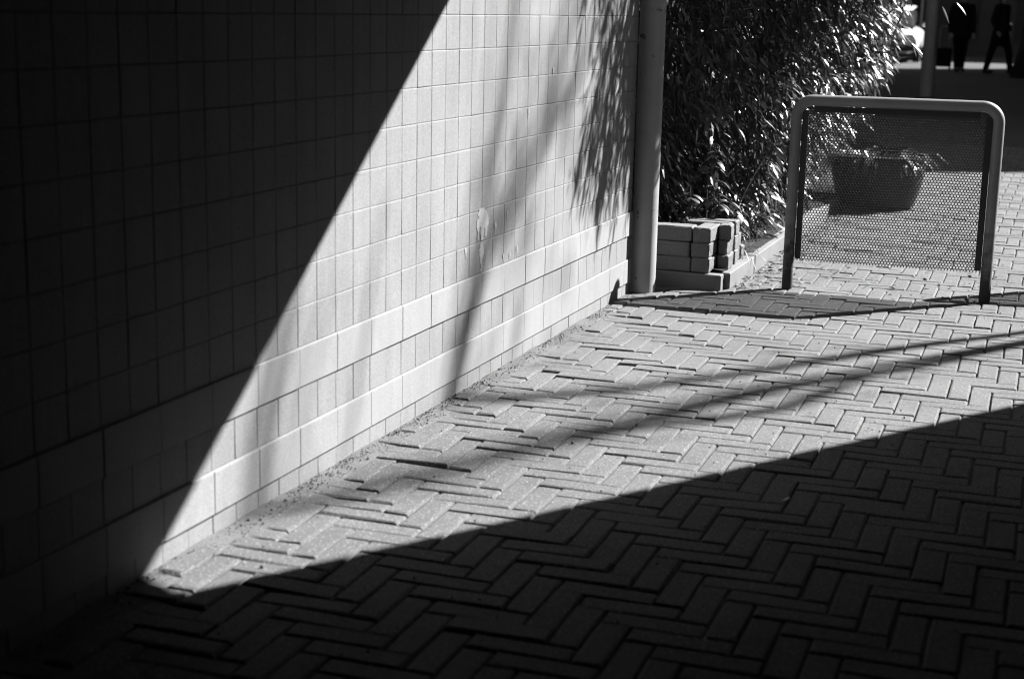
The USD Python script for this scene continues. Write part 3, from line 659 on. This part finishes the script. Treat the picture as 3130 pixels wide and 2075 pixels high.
left_b = thing('left_building', 'tall dark building on the left behind the bamboo and fence', 'building')
obj('wall', MB().box([-14, 6.9, -.02], [-5.2, 48, 13]).get(), M_render, left_b)
obj('roof', MB().box([-14.1, 6.8, 13.002], [-5.1, 48.1, 13.2]).get(), M_render, left_b)
far = thing('far_building', 'grey building front closing the street behind the people', 'building', (0, 53, 0))
obj('wall', MB().box([-22, .12, -.02], [10, 4, 9]).get(), M_facade, far)
obj('plinth', MB().box([-22, .04, -.02], [10, .118, .45]).get(), M_render, far)
obj('roof', MB().box([-22.2, -.1, 9.002], [10.2, 4.1, 9.25]).get(), M_render, far)
for fl in range(3):
    for k in range(9):
        x = -20 + k * 3.3; z = .85 + fl * 2.9
        if fl == 0 and k == 5:
            d = obj('door', MB().box([x, .05, -.0], [x + 1.1, .125, 2.2]).get(), M_render, far); obj('handle', MB().box([x + .9, .0, 1.0], [x + 1.0, .048, 1.05]).get(), M_chrome, d); continue
        fr = MB()
        for a, b, c, e in ((x, x + 1.5, z, z + .08), (x, x + 1.5, z + 1.52, z + 1.6), (x, x + .08, z + .082, z + 1.518), (x + 1.42, x + 1.5, z + .082, z + 1.518), (x + .71, x + .79, z + .083, z + 1.517)): fr.box([a, .05, c], [b, .121, e])
        wnd = obj('window', fr.get(), M_frame, far); obj('pane', MB().box([x + .06, .09, z + .06], [x + 1.44, .1195, z + 1.54]).get(), M_glass, wnd)

# parked car beyond the post
car = thing('parked_car', 'small light car parked beyond the grey post, glinting in the sun', 'car', (-5.25, 44.6, 0), .06)
def loft(secs, n=28, p=3.2):
    a = np.arange(n) * 2 * math.pi / n; V = []
    ca, sa = np.cos(a), np.sin(a); ux, uz = np.sign(ca) * np.abs(ca) ** (2 / p), np.sign(sa) * np.abs(sa) ** (2 / p)
    for y, hw, z0, z1 in secs: V.append(np.c_[hw * ux, np.full(n, y), (z0 + z1) / 2 + (z1 - z0) / 2 * uz])
    F = []
    for i in range(len(secs) - 1):
        for j in range(n):
            q = [i * n + j, i * n + (j + 1) % n, (i + 1) * n + (j + 1) % n, (i + 1) * n + j]; F += [[q[0], q[2], q[1]], [q[0], q[3], q[2]]]
    V = np.vstack(V); k = len(V); V = np.vstack([V, V[:n].mean(0), V[-n:].mean(0)])
    F += [[j, (j + 1) % n, k] for j in range(n)] + [[k - n + (j + 1) % n, k - n + j, k + 1] for j in range(n)]
    return V, np.array(F)
body = obj('body', loft([(-1.95, .62, .30, .62), (-1.90, .76, .24, .74), (-1.6, .83, .20, .84), (-.95, .85, .19, .93), (0, .86, .19, .95), (1.2, .86, .19, .96), (1.75, .82, .22, .93), (1.93, .72, .28, .80)]), M_car, car, smooth=40)
obj('cabin', loft([(-1.02, .64, .86, .95), (-.45, .66, .86, 1.34), (.1, .65, .86, 1.47), (.95, .64, .86, 1.46), (1.45, .62, .86, 1.22), (1.72, .60, .86, .94)], p=3.0), M_glass, car, smooth=40)
obj('roof', loft([(-.40, .50, 1.335, 1.37), (-.1, .58, 1.38, 1.47), (.5, .60, 1.42, 1.505), (1.05, .56, 1.40, 1.475)], p=2.6), M_car, car, smooth=40)
obj('bumper', loft([(-2.0, .60, .30, .44), (-1.93, .74, .27, .46), (-1.85, .78, .27, .46)]), M_rubber, car, smooth=40)
obj('grille', MB().box([-.34, -1.985, .50], [.34, -1.925, .60]).get(), M_rubber, car)
for s in (-1, 1):
    hl = trimesh.creation.icosphere(subdivisions=2, radius=1); hl.vertices = hl.vertices * [.15, .07, .075] + [s * .56, -1.885, .66]; obj('headlight', hl, M_chrome, car, smooth=True)
    mi = trimesh.creation.icosphere(subdivisions=2, radius=1); mi.vertices = mi.vertices * [.10, .05, .07] + [s * .93, -.62, .98]; obj('wing_mirror', mi, M_car, car, smooth=True)
    for y in (-1.22, 1.25):
        w = obj('wheel', tube([[s * .66, y, .30], [s * .84, y, .30]], .30, 28), M_rubber, car, smooth=40)
        obj('rim', tube([[s * .83, y, .30], [s * .848, y, .30]], .19, 20), M_chrome, w, smooth=40)

# ------------------------------------------------------------------ people far off
def hullchain(bones, refine=.03, it=6):
    out = None
    def sph(p, r):
        s = trimesh.creation.icosphere(subdivisions=2, radius=r); return s.vertices + p
    for (p0, r0), (p1, r1) in bones:
        m = manifold3d.Manifold.hull_points(np.vstack([sph(A3(p0, float), r0), sph(A3(p1, float), r1)])); out = m if out is None else out + m
    out = out.refine_to_length(refine); me = out.to_mesh(); tm = trimesh.Trimesh(me.vert_properties[:, :3], me.tri_verts, process=True)
    trimesh.smoothing.filter_taubin(tm, iterations=it); return tm
def person(label, loc, rz, stride, coat_len, hand_z, wide=1.0):
    t = thing('person', label, 'person', loc, rz)
    J = {}
    for s in (-1, 1):
        J['hip%d' % s] = (s * .095, 0, .90); J['kn%d' % s] = (s * .10, stride * s * .10 - .02, .49); J['an%d' % s] = (s * .10, stride * s * .16, .09); J['toe%d' % s] = (s * .115, stride * s * .16 - .15, .035)
        J['sh%d' % s] = (s * .185, 0, 1.42); J['el%d' % s] = (s * .26, .04, 1.14); J['wr%d' % s] = (s * .25, -.06, hand_z)
    b = [(((0, 0, 1.00), .13), ((0, 0, 1.18), .125)), (((0, 0, 1.18), .125), ((0, .01, 1.36), .13)), (((0, 0, 1.42), .055), ((0, -.01, 1.55), .052)), (((0, -.015, 1.60), .078), ((0, .005, 1.655), .092)), (((0, -.05, 1.565), .05), ((0, -.015, 1.60), .078)), (((0, -.098, 1.60), .012), ((0, -.09, 1.635), .010))]
    for s in (-1, 1):
        b += [((J['hip%d' % s], .09), ((0, 0, 1.0), .11)), ((J['hip%d' % s], .088), (J['kn%d' % s], .055)), ((J['kn%d' % s], .055), (J['an%d' % s], .038)), ((J['an%d' % s], .038), (J['toe%d' % s], .032)),
              (((0, .01, 1.40), .09), (J['sh%d' % s], .055)), ((J['sh%d' % s], .053), (J['el%d' % s], .042)), ((J['el%d' % s], .042), (J['wr%d' % s], .027))]
        w = A3(J['wr%d' % s]); d = A3([0, -.35, -1.0]); d /= np.linalg.norm(d)
        b.append(((w, .027), (w + d * .085, .03)))
        for k in range(4):
            o = A3([(k - 1.5) * .02, 0, 0]); L = (.06, .072, .068, .052)[k]
            b += [((w + d * .09 + o, .010), (w + d * (.09 + L * .55) + o, .009)), ((w + d * (.09 + L * .55) + o, .009), (w + d * (.09 + L) + o + A3([0, -.018, 0]), .008))]
        b += [((w + d * .04, .013), (w + d * .075 + A3([-s * .035, -.02, 0]), .010)), ((w + d * .075 + A3([-s * .035, -.02, 0]), .010), (w + d * .11 + A3([-s * .035, -.035, 0]), .009))]
        b.append((((s * .088, .0, 1.60), .014), ((s * .09, .005, 1.635), .016)))
    body = obj('body', hullchain(b, .03), M_skin, t, smooth=True)
    for s in (-1, 1):
        e = trimesh.creation.icosphere(subdivisions=1, radius=.012); e.apply_translation([s * .034, -.088, 1.64]); obj('eye', e, M_hair, t, smooth=True)
    c = [(((0, 0, .99), .16 * wide), ((0, .01, 1.36), .15 * wide)), (((-.10 * wide, 0, coat_len), .155), ((0, 0, 1.0), .16)), (((.10 * wide, 0, coat_len), .155), ((0, 0, 1.0), .16)), (((-.1, 0, coat_len), .15), ((.1, 0, coat_len), .15)), (((0, .01, 1.40), .10), ((0, .01, 1.47), .075))]
    for s in (-1, 1): c += [(((0, .01, 1.40), .11), (J['sh%d' % s], .085)), ((J['sh%d' % s], .085), (J['el%d' % s], .072)), ((J['el%d' % s], .072), (J['wr%d' % s], .05))]
    obj('coat', hullchain(c, .04), M_coat, t, smooth=True)
    l = []
    for s in (-1, 1): l += [((J['hip%d' % s], .108), ((0, 0, .98), .12)), ((J['hip%d' % s], .105), (J['kn%d' % s], .078)), ((J['kn%d' % s], .078), (J['an%d' % s], .062))]
    obj('trousers', hullchain(l, .04), M_trousers, t, smooth=True)
    for s in (-1, 1):
        a, o2 = A3(J['an%d' % s]), A3(J['toe%d' % s]); obj('shoe', hullchain([((a + [0, .03, -.045], .045), (a + [0, -.03, -.01], .05)), ((a + [0, .0, -.045], .045), (o2 + [0, 0, .005], .042))], .02, 3), M_shoe, t, smooth=True)
    obj('hair', hullchain([(((0, .02, 1.665), .094), ((0, .03, 1.62), .085))], .03), M_hair, t, smooth=True)
    return t
person('person in a dark knee-length coat and dark trousers walking beside a trolley', (-2.80, 36.70, 0), .35, 1.0, .86, .88, 1.15)
person('person in dark clothes at the right, walking near the tree trunk', (-1.93, 36.2, 0), 1.1, -1.5, .74, .95, .95)
tr = thing('shopping_trolley', 'dark wheeled shopping trolley beside the walking person', 'trolley', (-3.13, 36.6, 0), .2)
obj('bag', rbox([-.16, -.12, .10], [.16, .12, .52], .03), M_coat, tr)
obj('handle', bent([[-.10, .14, .1], [-.10, .14, .5], [-.10, .14, .93], [-.06, .14, .99], [.06, .14, .99], [.10, .14, .93], [.10, .14, .5], [.10, .14, .1]], .011, 10), M_post, tr, smooth=40)
for s in (-1, 1): obj('wheel', tube([[s * .14, .13, .075], [s * .17, .13, .075]], .075, 18), M_rubber, tr, smooth=40)
